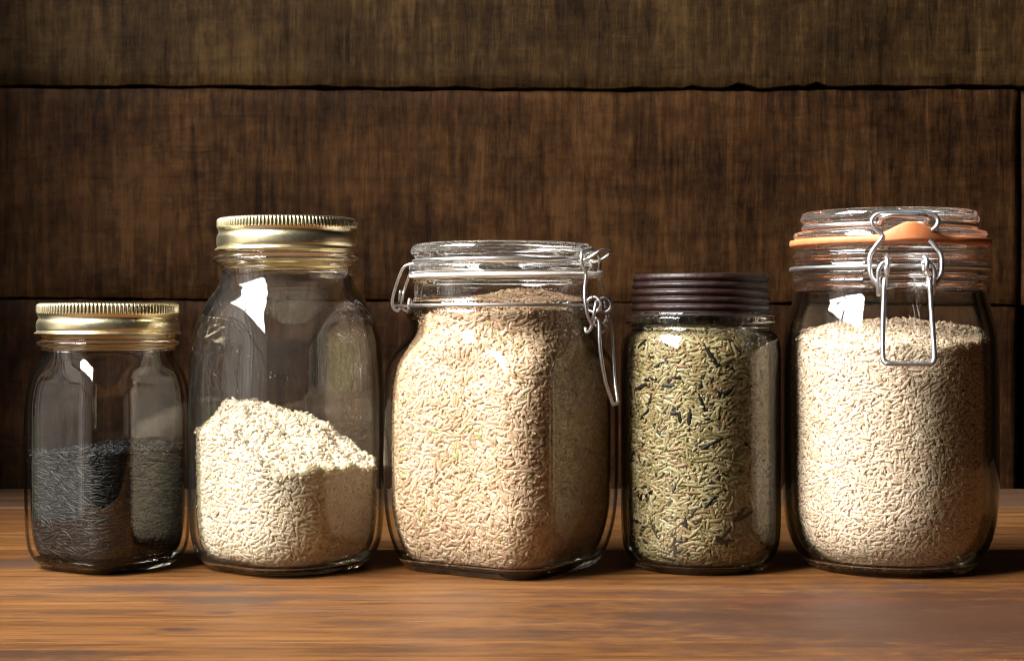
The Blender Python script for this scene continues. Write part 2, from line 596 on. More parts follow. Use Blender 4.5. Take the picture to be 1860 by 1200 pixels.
def table_mat(name, c_dark, c_mid, c_light, seed, spots=()):
    m, nt, b = new_mat(name)
    tc = N(nt, 'ShaderNodeTexCoord')
    v = tc.outputs['Object']
    g1 = noise_tex(nt, v, 1.0, 6, .62, ((3.0, 85, 85), (0, 0, .02), (seed, 0, 0)), .35)
    g2 = noise_tex(nt, v, 1.0, 4, .6, ((9, 420, 420), (0, 0, 0), (seed, 2, 0)))
    g3 = noise_tex(nt, v, 1.0, 3, .5, ((2.2, 14, 14), (0, 0, 0), (seed, 4, 0)), .8)
    g4 = noise_tex(nt, v, 1.0, 5, .7, ((16, 190, 190), (0, 0, .015), (seed, 6, 0)), .5)
    a = math_n(nt, 'MULTIPLY_ADD', g1, .36, math_n(nt, 'MULTIPLY', g2, .16))
    a = math_n(nt, 'MULTIPLY_ADD', g4, .28, a)
    a = math_n(nt, 'MULTIPLY_ADD', g3, .22, a)
    r = ramp(nt, [(.36, c_dark), (.52, c_mid), (.68, c_light)], a)
    c = r.outputs[0]
    po = noise_tex(nt, v, 1.0, 4, .6, ((22, 300, 300), (0, 0, .01), (seed, 9, 4)), .3)
    pm = ramp(nt, [(.56, (0, 0, 0)), (.66, (.75, .75, .75))], po)
    c = mixc(nt, 'MIX', pm.outputs[0], c, tuple(q * .8 for q in c_dark))
    ln_ = noise_tex(nt, v, 1.0, 3, .5, ((1.6, 46, 46), (0, 0, .02), (seed, 3, 8)), .5)
    lm = ramp(nt, [(.485, (0, 0, 0)), (.498, (.7, .7, .7)), (.502, (.7, .7, .7)), (.515, (0, 0, 0))], ln_)
    c = mixc(nt, 'MIX', lm.outputs[0], c, c_dark)
    # scattered stains
    st = noise_tex(nt, v, 1.0, 5, .65, ((9, 22, 22), (0, 0, .1), (seed, 7, 1)), .5)
    sm = ramp(nt, [(.55, (0, 0, 0)), (.74, (.62, .62, .62))], st)
    c = mixc(nt, 'MIX', sm.outputs[0], c, (0.075, 0.038, 0.022))
    # the stains, knots, rings and darker patches that sit at known places on this board
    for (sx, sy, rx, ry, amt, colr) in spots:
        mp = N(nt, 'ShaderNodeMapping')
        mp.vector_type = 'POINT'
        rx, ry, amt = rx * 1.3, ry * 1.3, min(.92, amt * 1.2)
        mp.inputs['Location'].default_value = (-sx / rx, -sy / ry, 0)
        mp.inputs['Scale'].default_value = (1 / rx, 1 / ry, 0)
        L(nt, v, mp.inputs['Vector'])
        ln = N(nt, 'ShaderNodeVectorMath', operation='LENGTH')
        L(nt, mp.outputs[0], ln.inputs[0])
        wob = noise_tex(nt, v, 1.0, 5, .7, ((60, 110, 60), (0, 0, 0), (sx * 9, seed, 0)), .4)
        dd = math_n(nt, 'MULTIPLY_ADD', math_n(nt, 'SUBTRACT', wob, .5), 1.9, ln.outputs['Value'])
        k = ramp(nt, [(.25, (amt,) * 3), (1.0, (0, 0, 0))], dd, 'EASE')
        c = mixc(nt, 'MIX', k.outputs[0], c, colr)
    # specks and scratches
    sp = noise_tex(nt, v, 1.0, 2, .5, ((260, 420, 260), (0, 0, 0), (seed, 1, 3)))
    spm = ramp(nt, [(.63, (0, 0, 0)), (.72, (.6, .6, .6))], sp)
    c = mixc(nt, 'MIX', spm.outputs[0], c, (0.06, 0.035, 0.02))
    L(nt, c, b.inputs['Base Color'])
    rr = ramp(nt, [(.3, (.48,) * 3), (.7, (.66,) * 3)], g3)
    L(nt, rr.outputs[0], b.inputs['Roughness'])
    b.inputs['Specular IOR Level'].default_value = .16
    h = math_n(nt, 'ADD', math_n(nt, 'MULTIPLY', g1, 1.0), math_n(nt, 'MULTIPLY', g2, .8))
    bump(nt, b, h, .35, .0010)
    return m


# ------------------------------------------------------------------ plank wall
WALL_Y = 0.371


def n1(x, s):
    return mnoise.noise(Vector((x, s, s * .37)))


def plank(name, x0, x1, z_lo, z_hi, mat, parent, seed, y=WALL_Y, thick=.02, nx=160, nz=14, rough=.0012, dents=()):
    """a sawn board: uneven long edges, rounded arrises, slightly wavy face. z_lo / z_hi are functions of x."""
    V, F = [], []
    ts = [0, .0025, .008] + [.008 + .984 * k / (nz - 1) for k in range(1, nz - 1)] + [.992, .9975, 1]
    yo = [.004, .0009, .0001] + [0] * (nz - 2) + [.0001, .0009, .004]
    for i in range(nx + 1):
        x = x0 + (x1 - x0) * i / nx
        lo = z_lo(x) + rough * n1(x * 26, seed) + rough * .7 * n1(x * 90, seed + 1)
        hi = z_hi(x) + rough * n1(x * 26, seed + 2) + rough * .7 * n1(x * 90, seed + 3)
        for (dx, wd, dep) in dents:
            lo += dep * math.exp(-((x - dx) / wd) ** 4)
        ex = min(abs(x - x0), abs(x1 - x))
        er = .002 * max(0, 1 - ex / .003) ** 2
        for t, o in zip(ts, yo):
            z = lo + (hi - lo) * t
            wv = .0006 * n1(x * 8 + z * 3, seed + 5) + .0005 * mnoise.noise(Vector((x * 40, z * 12, seed)))
            V.append((x, y + o + wv + er, z))
    m = len(ts)
    for i in range(nx):
        for k in range(m - 1):
            a = i * m + k
            F.append((a, a + m, a + m + 1, a + 1))
    # back
    b0 = len(V)
    for i in range(nx + 1):
        for k in (0, m - 1):
            vx, vy, vz = V[i * m + k]
            V.append((vx, y + thick, vz))
    for i in range(nx):
        F.append((i * m, b0 + 2 * i, b0 + 2 * i + 2, (i + 1) * m))
        F.append((i * m + m - 1, (i + 1) * m + m - 1, b0 + 2 * i + 3, b0 + 2 * i + 1))
        F.append((b0 + 2 * i, b0 + 2 * i + 1, b0 + 2 * i + 3, b0 + 2 * i + 2))
    F.append(tuple([k for k in range(m)] + [b0 + 1, b0]))
    F.append(tuple([b0 + 2 * nx, b0 + 2 * nx + 1] + [nx * m + k for k in reversed(range(m))]))
    me = mesh_np(name, V, F)
    fix_normals(me)
    return link(name, me, mat, parent)


def wall_z(row):
    return Z(row, WALL_Y)


wall = empty('plank_wall', (0, WALL_Y, 0), 'dark brown wall of wide rough-sawn planks behind the jars', 'wall')
wall_off = Matrix.Translation((0, -WALL_Y, 0))
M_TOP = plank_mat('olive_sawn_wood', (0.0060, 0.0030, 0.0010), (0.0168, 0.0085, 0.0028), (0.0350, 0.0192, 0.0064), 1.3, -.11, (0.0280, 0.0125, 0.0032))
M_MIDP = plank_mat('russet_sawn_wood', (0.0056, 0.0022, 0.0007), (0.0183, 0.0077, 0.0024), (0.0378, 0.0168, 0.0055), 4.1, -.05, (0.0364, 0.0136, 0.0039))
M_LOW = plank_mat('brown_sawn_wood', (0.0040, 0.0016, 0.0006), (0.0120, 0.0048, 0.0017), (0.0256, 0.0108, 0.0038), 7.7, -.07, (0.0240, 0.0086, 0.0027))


def seam1(x):
    return wall_z(161 + 3 * math.sin(x * 9 + 1))


def seam2(x):
    return wall_z(548 + (x / .37) * 6)


PL = []
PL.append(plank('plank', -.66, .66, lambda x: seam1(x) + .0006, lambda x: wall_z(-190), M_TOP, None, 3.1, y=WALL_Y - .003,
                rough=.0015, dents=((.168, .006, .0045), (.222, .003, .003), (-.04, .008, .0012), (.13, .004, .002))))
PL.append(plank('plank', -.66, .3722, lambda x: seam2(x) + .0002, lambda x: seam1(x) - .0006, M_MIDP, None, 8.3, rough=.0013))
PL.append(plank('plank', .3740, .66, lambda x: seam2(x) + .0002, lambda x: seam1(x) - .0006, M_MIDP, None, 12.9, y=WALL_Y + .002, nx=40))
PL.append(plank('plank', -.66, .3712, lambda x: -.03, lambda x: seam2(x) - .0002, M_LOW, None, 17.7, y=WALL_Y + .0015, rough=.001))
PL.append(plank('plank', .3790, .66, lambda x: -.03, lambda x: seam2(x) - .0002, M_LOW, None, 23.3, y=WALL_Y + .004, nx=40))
for o in PL:
    o.parent = wall
    o.matrix_parent_inverse = wall_off
M_BACK = simple_mat('dark_backing', (.010, .007, .005), (.016, .011, .008), .9)
bk = mesh_np('backing_board', [(-.7, WALL_Y + .03, -.04), (.7, WALL_Y + .03, -.04), (.7, WALL_Y + .03, .5), (-.7, WALL_Y + .03, .5),
                               (-.7, WALL_Y + .045, -.04), (.7, WALL_Y + .045, -.04), (.7, WALL_Y + .045, .5), (-.7, WALL_Y + .045, .5)],
             [(0, 1, 2, 3), (5, 4, 7, 6), (0, 4, 5, 1), (1, 5, 6, 2), (2, 6, 7, 3), (3, 7, 4, 0)], False)
o = link('backing_board', bk, M_BACK, wall)
o.matrix_parent_inverse = wall_off

# unseen block added left of the table to shade the planks' left end
rv = bmesh.new()
bmesh.ops.create_cube(rv, size=1)
bmesh.ops.scale(rv, vec=(.27, .40, 1.5), verts=rv.verts)
bmesh.ops.translate(rv, vec=(-.64, .225, .68), verts=rv.verts)
bmesh.ops.bevel(rv, geom=list(rv.edges), offset=.004, segments=2, affect='EDGES')
rvm = bpy.data.meshes.new('added_shade_block')
rv.to_mesh(rvm)
link('added_shade_block', rvm, M_LOW, None, kind='structure')

# ------------------------------------------------------------------ table
table = empty('wooden_table', (0, 0, 0), 'worn orange brown plank tabletop the five jars stand on', 'table')


def board(name, y0, y1, mat, seed, top=0.0, x0=-.40, x1=.8, nx=200, ny=16, rough=.0006):
    V, F = [], []
    ts = [0, .004, .012] + [.012 + .976 * k / (ny - 1) for k in range(1, ny - 1)] + [.988, .996, 1]
    zo = [-.004, -.0010, -.0001] + [0] * (ny - 2) + [-.0001, -.0010, -.004]
    m = len(ts)
    for i in range(nx + 1):
        x = x0 + (x1 - x0) * i / nx
        a = y0 + rough * n1(x * 30, seed) + rough * .5 * n1(x * 110, seed + 2)
        c = y1 + rough * n1(x * 30, seed + 4) + rough * .5 * n1(x * 110, seed + 6)
        for t, o in zip(ts, zo):
            V.append((x, a + (c - a) * t, top + o))
    for i in range(nx):
        for k in range(m - 1):
            p = i * m + k
            F.append((p, p + m, p + m + 1, p + 1))
    b0 = len(V)
    for i in range(nx + 1):
        for k in (0, m - 1):
            vx, vy, vz = V[i * m + k]
            V.append((vx, vy, top - .03))
    for i in range(nx):
        F.append((i * m, b0 + 2 * i, b0 + 2 * i + 2, (i + 1) * m))
        F.append((i * m + m - 1, (i + 1) * m + m - 1, b0 + 2 * i + 3, b0 + 2 * i + 1))
        F.append((b0 + 2 * i, b0 + 2 * i + 1, b0 + 2 * i + 3, b0 + 2 * i + 2))
    F.append(tuple([k for k in range(m)] + [b0 + 1, b0]))
    F.append(tuple([b0 + 2 * nx, b0 + 2 * nx + 1] + [nx * m + k for k in reversed(range(m))]))
    me = mesh_np(name, V, F)
    fix_normals(me)
    return link(name, me, mat, table)


def ground(px, py):
    d = EYE * FPX / (py - HROW)
    return (px - 930) * d / FPX, d - D0


def spot(px, py, rx, ry, amt, c):
    gx, gy = ground(px, py)
    return (gx, gy, rx, ry, amt, c)


DK = (0.026, 0.012, 0.007)
RED = (0.075, 0.018, 0.007)
PUR = (0.046, 0.024, 0.016)
front_spots = [spot(20, 1022, .055, .020, .75, (.045, .023, .014)), spot(900, 1150, .06, .012, .45, DK), spot(650, 1130, .03, .006, .5, DK), spot(180, 1110, .05, .006, .45, DK), spot(1120, 1075, .05, .006, .5, DK), spot(700, 1180, .03, .006, .5, DK), spot(1000, 1100, .008, .003, .7, DK), spot(540, 1050, .02, .004, .6, DK), spot(300, 1068, .055, .014, .75, PUR), spot(400, 1090, .035, .012, .7, PUR), spot(560, 1085, .05, .010, .5, PUR),  # first entry darkens the left end in front of the seam
               spot(400, 1112, .008, .004, .9, DK), spot(315, 1142, .010, .005, .85, DK), spot(90, 1188, .04, .010, .7, DK),
               spot(1290, 1118, .045, .012, .75, DK), spot(1395, 1084, .05, .0035, .7, RED), spot(1600, 1120, .035, .020, .8, PUR),
               spot(1640, 1095, .05, .018, .55, PUR), spot(1650, 1065, .012, .010, .7, (0.06, .034, .026)), spot(1750, 1150, .08, .02, .6, DK),
               spot(1760, 1125, .19, .10, .75, (.036, .015, .008)), spot(845, 1080, .012, .012, .35, PUR), spot(1490, 1090, .05, .006, .5, RED)]  # first entry: broad patch darkening the right front of the board
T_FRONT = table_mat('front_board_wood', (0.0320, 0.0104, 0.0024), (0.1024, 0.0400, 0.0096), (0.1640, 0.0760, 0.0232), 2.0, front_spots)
T_MID = table_mat('middle_board_wood', (0.0368, 0.0132, 0.0034), (0.1200, 0.0496, 0.0132), (0.1760, 0.0840, 0.0288), 5.0)
T_BACK = table_mat('back_board_wood', (0.0272, 0.0132, 0.0064), (0.0640, 0.0328, 0.0160), (0.0944, 0.0528, 0.0296), 8.0)
SEAM_A = ground(930, 994)[1]
SEAM_B = ground(930, 920)[1]
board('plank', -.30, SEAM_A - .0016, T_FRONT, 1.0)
board('plank', SEAM_A + .0012, SEAM_B - .0007, T_MID, 2.0, -.0008)
board('plank', SEAM_B + .0007, WALL_Y - .004, T_BACK, 3.0, -.0002)

# ------------------------------------------------------------------ jar geometry
def fit_jar(left, right):
    a1, a2 = math.atan((left - 930) / FPX), math.atan((right - 930) / FPX)
    al, be = (a1 + a2) / 2, (a2 - a1) / 2
    cx = D0 * math.tan(al)
    R = math.hypot(cx, D0) * math.sin(be)
    return cx, R, R / ((right - left) / 2), al       # centre, radius, metres per pixel, view angle


def rs_radius(th, a, rc, rot):
    """radius of a rounded square (half side a, corner radius rc) in direction th"""
    t = np.mod(np.asarray(th) - rot + PI / 4, PI / 2) - PI / 4
    t = np.abs(t)
    flat = a / np.cos(t)
    q = a - rc
    # corner arc centre (q, q)
    bq = q * (np.cos(t) + np.sin(t))
    cc = 2 * q * q - rc * rc
    arc = bq + np.sqrt(np.maximum(bq * bq - cc, 0))
    return np.where(a * np.tan(t) <= q, flat, arc)


class Jar:
    """profile in photo rows and half widths; inner profile; optional rounded-square body"""

    def __init__(self, left, right, outer, inner, base_r, floor_z, sq=None, wall_base=None):
        self.cx, self.R, self.k, self.al = fit_jar(left, right)
        k = self.k
        self.sq = sq
        self.outer = [(hw * k, zrow(r)) for r, hw in outer]       # from lip down to the last measured row
        self.inner = [(hw * k, zrow(r)) for r, hw in inner]
        self.base_r = base_r * self.R
        self.floor_z = floor_z

    def shape(self, th, r, z):
        """radius at angle th where the round profile has radius r at height z"""
        th = np.asarray(th, dtype=float)
        if not self.sq:
            return r * np.ones_like(th)
        a_f, rc_f, rot, z0, z1 = self.sq            # fully square below z0, fully round above z1
        wgt = np.clip((z1 - np.asarray(z)) / (z1 - z0), 0, 1)
        wgt = wgt * wgt * (3 - 2 * wgt)
        return r * (1 + wgt * (rs_radius(th, a_f, rc_f, rot) - 1))

    def inner_r(self, z):
        zz = np.array([p[1] for p in self.in_prof][::-1])
        rr = np.array([p[0] for p in self.in_prof][::-1])
        return np.interp(z, zz, rr)

    def build(self, parent, mat, thetas=None, seg=160, emboss=None, smooth_n=2, neck_z=9.0):
        br = self.base_r
        out = self.outer + [(br + (self.outer[-1][0] - br) * .62, .0030), (br + (self.outer[-1][0] - br) * .12, .0002)]
        out = chaikin(out, smooth_n)
        out = self.refine(out)
        foot = [(br * .93, 0.0), (br * .86, .0006), (br * .72, .0022), (br * .40, .0030), (0, .0032)]
        lip_o, lip_i = out[0], self.inner[0]
        top = max(lip_o[1], lip_i[1]) + .0006
        lip = [(lip_i[0] * .6 + lip_o[0] * .4, top)]
        fz = self.floor_z
        oz = np.array([q[1] for q in out])
        orr = np.array([q[0] for q in out])
        zj = self.inner[-1][1]
        tk = float(np.interp(zj, oz[::-1], orr[::-1])) - self.inner[-1][0]
        off = []
        for i in range(1, len(out) - 1):
            dr, dz = out[i + 1][0] - out[i - 1][0], out[i + 1][1] - out[i - 1][1]
            ln = math.hypot(dr, dz) + 1e-12
            nr, nz = -dz / ln, dr / ln
            u = min(1.0, max(0.0, out[i][1] / zj))
            t_ = fz + (tk - fz) * u
            q = (out[i][0] - nr * t_, out[i][1] - nz * t_)
            if q[1] < zj - .002 and q[1] > fz + .0004 and (not off or (q[1] < off[-1][1] - 1e-5 and q[0] < off[-1][0] + 1e-4)):
                off.append(q)
        lr = off[-1][0]
        inn = chaikin(self.inner, smooth_n) + off + chaikin([(lr * .96, fz + .0003), (lr * .9, fz), (lr * .6, fz), (lr * .3, fz + .0003)], 1)
        inn = self.refine(inn)
        self.in_prof = inn
        prof = list(reversed(foot[1:]))[0:0]
        prof = [(0, .0032), (br * .40, .0030), (br * .72, .0022), (br * .86, .0006), (br * .93, 0.0)] + out[::-1] + lip + inn + [(0, fz + .0004)]
        no = 5 + len(out)

        def rho(th, r, z, i):
            v = self.shape(th, r, z)
            if emboss is not None and 5 <= i < no:
                v = v + emboss(th, z)
            return v

        V, F = revolve(prof, np.linspace(0, 2 * PI, seg, endpoint=False) if thetas is None else thetas, rho)
        me = mesh_np('glass_body', V, F)
        fix_normals(me)
        me.materials.append(mat)
        me.materials.append(GLASS_BASE)
        me.materials.append(GLASS_NECK)
        # the thick foot under the floor of the jar is solid glass
        zc = np.zeros(len(me.polygons) * 3)
        me.polygons.foreach_get('center', zc)
        zc = zc.reshape(-1, 3)
        me.polygons.foreach_set('material_index', np.where(zc[:, 2] < fz + .0009, 1, np.where(zc[:, 2] > neck_z, 2, 0)).astype(np.int32))
        return link('glass_body', me, None, parent)

    def refine(self, pts, step=.0022):
        out = [pts[0]]
        for a, b in zip(pts[:-1], pts[1:]):
            d = math.hypot(b[0] - a[0], b[1] - a[1])
            n = max(1, int(d / step))
            for s in range(1, n + 1):
                out.append((a[0] + (b[0] - a[0]) * s / n, a[1] + (b[1] - a[1]) * s / n))
        return out


# ------------------------------------------------------------------ rice
def grain_base(length, rad, bend, pointy, nseg=7, nring=5):
    """spindle along x; returns verts (n,3) and quad/tri faces"""
    V, F = [], []
    xs = [-.455, -.30, 0.0, .30, .455]
    V.append((-length / 2, 0, -bend * .5))
    for t in xs:
        u = 2 * t
        r = rad * max(.12, (1 - abs(u) ** pointy)) ** .5
        bx = -bend * .5 * (2 * abs(t)) ** 2
        for k in range(nseg):
            a = 2 * PI * k / nseg
            V.append((t * length * .98, r * math.cos(a), r * .88 * math.sin(a) + bx))
    V.append((length / 2, 0, -bend * .5))
    e = len(V) - 1
    for k in range(nseg):
        F.append((0, 1 + (k + 1) % nseg, 1 + k))
        F.append((e, 1 + (nring - 1) * nseg + k, 1 + (nring - 1) * nseg + (k + 1) % nseg))
    for i in range(nring - 1):
        for k in range(nseg):
            a, b = 1 + i * nseg + k, 1 + i * nseg + (k + 1) % nseg
            F.append((a, b, b + nseg))
            F.append((a, b + nseg, a + nseg))
    return np.array(V), np.array(F)


VOX = 0.00045


class Fill:
    """packs grains against the glass and under the free surface without letting them run into each other"""

    def __init__(self, jar, top, rad, seed):
        self.j, self.top, self.rad = jar, top, rad
        self.rng = np.random.default_rng(seed)
        S = jar.R * 1.15
        self.o = np.array([-S, -S, -.002])
        n = int(2 * S / VOX) + 2
        nz = int(.16 / VOX) + 2
        self.grid = np.full((n, n, nz), -1, dtype=np.int32)
        self.P, self.M, self.Lr, self.Rr, self.Nn, self.kind = [], [], [], [], [], []
        self.count = 0

    def rho(self, th, z):
        return self.j.shape(th, self.j.inner_r(z), z)

    def inside(self, p, slack):
        th = np.arctan2(p[..., 0], -p[..., 1])
        r = np.hypot(p[..., 0], p[..., 1])
        ok = r < self.rho(th, p[..., 2]) - slack
        ok &= p[..., 2] > self.j.floor_z + slack
        ok &= p[..., 2] < self.top(p[..., 0], p[..., 1]) + .0010
        return ok

    def place(self, nb, batches, mode, dlo, dhi, lens, rads, tilt, tol, kind=0, front=2.4, flat=.5, maxn=None):
        rng = self.rng
        j = self.j
        done = 0
        for _ in range(batches):
            if maxn is not None and done >= maxn:
                break
            d = rng.uniform(dlo, dhi, nb)
            if mode == 'wall':
                th = rng.uniform(-front, front, nb)
                zmax = np.max(self.top(np.linspace(-j.R, j.R, 40), np.zeros(40))) + .006
                z = rng.uniform(j.floor_z + .0008, zmax, nb)
                rr = self.rho(th, z) - d
                e = .0008
                drz = (self.rho(th, z + e) - self.rho(th, z - e)) / (2 * e)
                drt = (self.rho(th + .01, z) - self.rho(th - .01, z)) / .02
                er = np.stack([np.sin(th), -np.cos(th), 0 * th], 1)
                et = np.stack([np.cos(th), np.sin(th), 0 * th], 1)
                ez = np.array([0, 0, 1.0])
                nn = er - et * (drt / np.maximum(rr, .005))[:, None] - ez * drz[:, None]
                nn /= np.linalg.norm(nn, axis=1)[:, None]
                p = er * rr[:, None] + ez * z[:, None]
            else:
                R = j.R
                x = rng.uniform(-R, R, nb)
                y = rng.uniform(-R, R, nb)
                z = self.top(x, y) - d
                e = .001
                gx = (self.top(x + e, y) - self.top(x - e, y)) / (2 * e)
                gy = (self.top(x, y + e) - self.top(x, y - e)) / (2 * e)
                nn = np.stack([-gx, -gy, np.ones(nb)], 1)
                nn /= np.linalg.norm(nn, axis=1)[:, None]
                p = np.stack([x, y, z], 1)
                th = np.arctan2(x, -y)
            # axis
            a = rng.normal(size=(nb, 3))
            a[:, 2] *= flat if mode == 'wall' else 1
            a -= nn * np.sum(a * nn, 1)[:, None]
            a /= np.linalg.norm(a, axis=1)[:, None] + 1e-9
            a += nn * rng.normal(0, tilt, nb)[:, None]
            a /= np.linalg.norm(a, axis=1)[:, None]
            s = np.cross(nn, a)
            s /= np.linalg.norm(s, axis=1)[:, None] + 1e-9
            t = np.cross(a, s)
            ln = rng.uniform(*lens, nb)
            rd = rng.uniform(*rads, nb)
            us = np.linspace(-.44, .44, 9)
            pr = np.sqrt(1 - (2 * us) ** 2 * .9) * .8
            cen = p[:, None, :] + a[:, None, :] * (us[None, :, None] * ln[:, None, None])
            offs = []
            for q in range(4):
                ang = PI / 2 * q
                o = (s * math.cos(ang) + t * math.sin(ang))[:, None, :] * (pr[None, :, None] * rd[:, None, None])
                offs.append(cen + o)
            pts = np.concatenate([cen] + offs, 1)                    # nb, 45, 3
            ok = self.inside(pts, .0001).mean(1) > (.97 if mode == 'wall' else .86)
            if not ok.any():
                continue
            I = ((pts - self.o) / VOX).astype(np.int32)
            for ax in range(3):
                I[..., ax] = np.clip(I[..., ax], 0, self.grid.shape[ax] - 1)
            idx = np.where(ok)[0]
            Ii = I[idx]
            occ = self.grid[Ii[..., 0], Ii[..., 1], Ii[..., 2]] >= 0
            good = occ.mean(1) <= tol
            idx, Ii, occ = idx[good], Ii[good], occ[good]
            if len(idx) == 0:
                continue
            ids = np.arange(len(idx)) + 10_000_000
            tmp = np.where(occ, -5, ids[:, None])
            fx, fy, fz = Ii[..., 0].ravel(), Ii[..., 1].ravel(), Ii[..., 2].ravel()
            free = (~occ).ravel()
            self.grid[fx[free], fy[free], fz[free]] = tmp.ravel()[free]
            own = (self.grid[Ii[..., 0], Ii[..., 1], Ii[..., 2]] == ids[:, None]) | occ
            keep = (own.mean(1) >= 1 - tol * .6)
            # wipe losers, mark winners as old
            g = self.grid[fx, fy, fz]
            self.grid[fx[g >= 10_000_000], fy[g >= 10_000_000], fz[g >= 10_000_000]] = -1
            kk = np.where(keep)[0]
            if maxn is not None:
                kk = kk[:maxn - done]
            w_ = Ii[kk]
            self.grid[w_[..., 0].ravel(), w_[..., 1].ravel(), w_[..., 2].ravel()] = 1
            ii = idx[kk]
            done += len(ii)
            self.P.append(p[ii])
            self.M.append(np.stack([a[ii], s[ii], t[ii]], 2))
            self.Lr.append(ln[ii])
            self.Rr.append(rd[ii])
            self.Nn.append(nn[ii])
            self.kind.append(np.full(len(ii), kind))
        self.count += done
        return done


def build_fill(name, loc, label, cat, fill, mats, grain_names, bends, core_depth, lens0, rad0, pointy=2.2, n_single=300, tint=None, core_tint=.35):
    root = empty(name, loc, label, cat)
    P = np.concatenate(fill.P)
    M = np.concatenate(fill.M)
    Lr = np.concatenate(fill.Lr)
    Rr = np.concatenate(fill.Rr)
    Nn = np.concatenate(fill.Nn)
    K = np.concatenate(fill.kind)
    n = len(P)
    variants = [grain_base(1.0, 1.0, b, pointy) for b in bends]
    rng = fill.rng
    var = rng.integers(0, len(bends), n)
    tn = rng.uniform(0, 1, n) if tint is None else tint(rng, n)
    # which grains show largest from the camera
    camv = np.array([0 - loc[0], -D0 - loc[1], EYE - loc[2]])
    vd = camv[None, :] - P
    vd /= np.linalg.norm(vd, axis=1)[:, None]
    face = np.sum(Nn * vd, 1)
    proj = np.linalg.norm(np.cross(M[:, :, 0], vd), axis=1) * Lr * Rr
    depth = np.hypot(P[:, 0], P[:, 1]) - fill.rho(np.arctan2(P[:, 0], -P[:, 1]), P[:, 2])
    order = np.arange(n)
    score = proj * np.clip(face, 0, 1) * (face > .25)
    first = np.zeros(n, bool)
    first[:len(fill.P[0])] = True
    score = score * (depth > -.0035)

    def verts_for(sel):
        out = np.zeros((len(sel), len(variants[0][0]), 3))
        for vi, (bv, bf) in enumerate(variants):
            q = np.where(var[sel] == vi)[0]
            if len(q) == 0:
                continue
            g = sel[q]
            loc_v = np.repeat(bv[None], len(q), 0).copy()
            loc_v[..., 0] *= Lr[g][:, None]
            loc_v[..., 1] *= Rr[g][:, None]
            loc_v[..., 2] *= Rr[g][:, None]
            out[q] = np.einsum('nij,nkj->nki', M[g], loc_v) + P[g][:, None, :]
        return out

    bf = variants[0][1]
    nv = len(variants[0][0])
    for kd in sorted(set(K.tolist())):
        gk = np.where(K == kd)[0]
        srt = gk[np.argsort(-score[gk])]
        single = srt[:n_single]
        single = single[score[single] > 0]
        rest = np.setdiff1d(gk, single)
        # shared meshes for the single grains
        shared = []
        for vi, (bv, _) in enumerate(variants):
            for ti in range(7):
                v = bv.copy() * np.array([1, 1, 1])
                me = mesh_np(grain_names[kd], v, bf)
                t_ = float((ti + .5) / 7)
                at = me.attributes.new('tint', 'FLOAT', 'POINT')
                at.data.foreach_set('value', np.full(nv, t_, dtype=np.float32))
                me.materials.append(mats[kd])
                shared.append(me)
        for g in single:
            me = shared[var[g] * 7 + min(6, int(tn[g] * 7))]
            o = bpy.data.objects.new(grain_names[kd], me)
            COL.objects.link(o)
            o.parent = root
            m4 = Matrix.Identity(4)
            for c, sc in zip(range(3), (Lr[g], Rr[g], Rr[g])):
                for r in range(3):
                    m4[r][c] = M[g][r, c] * sc
            for r in range(3):
                m4[r][3] = P[g][r]
            o.matrix_local = m4
        if len(rest) == 0:
            continue
        vv = verts_for(rest).reshape(-1, 3)
        ff = (bf[None] + (np.arange(len(rest)) * nv)[:, None, None]).reshape(-1, 3)
        tt = np.repeat(tn[rest], nv)
        if kd == 0:
            # dense middle of the heap, out of sight under the loose grains
            zz = np.linspace(fill.j.floor_z + core_depth * .6, float(np.max(fill.top(np.linspace(-fill.j.R, fill.j.R, 60), np.zeros(60)))), 40)
            th = np.linspace(0, 2 * PI, 64, endpoint=False)
            cv = []
            for z in zz:
                r = np.maximum(fill.rho(th, np.full(64, z)) - core_depth, .001)
                r = np.minimum(r, .995 * r)
                x, y = r * np.sin(th), -r * np.cos(th)
                tz = np.minimum(z, fill.top(x, y) - core_depth * .9)
                cv.append(np.stack([x, y, tz], 1))
            # cap
            for fct in (.8, .6, .4, .2, .02):
                x, y = cv[39][:, 0] * fct, cv[39][:, 1] * fct
                cv.append(np.stack([x, y, fill.top(x, y) - core_depth * .9], 1))
            cv = np.concatenate(cv)
            cf = []
            nrows = len(cv) // 64
            for i in range(nrows - 1):
                for k in range(64):
                    a, b = i * 64 + k, i * 64 + (k + 1) % 64
                    cf.append((a, b, b + 64))
                    cf.append((a, b + 64, a + 64))
            ff = np.concatenate([ff, np.array(cf) + len(vv)])
            vv = np.concatenate([vv, cv])
            tt = np.concatenate([tt, np.full(len(cv), core_tint)])
        me = mesh_np(grain_names[kd] + 's', vv, ff)
        at = me.attributes.new('tint', 'FLOAT', 'POINT')
        at.data.foreach_set('value', tt.astype(np.float32))
        link(grain_names[kd] + 's', me, mats[kd], root, kind='stuff')
    print(name, 'grains', n)
    return root


def nz2(x, y, s, f):
    """cheap smooth height noise (m) for free surfaces"""
    return (np.sin(x * f + s) * np.cos(y * f * 1.13 + s * 2) + .5 * np.sin(x * f * 2.3 + y * f * 1.7 + s * 3)) * .0007


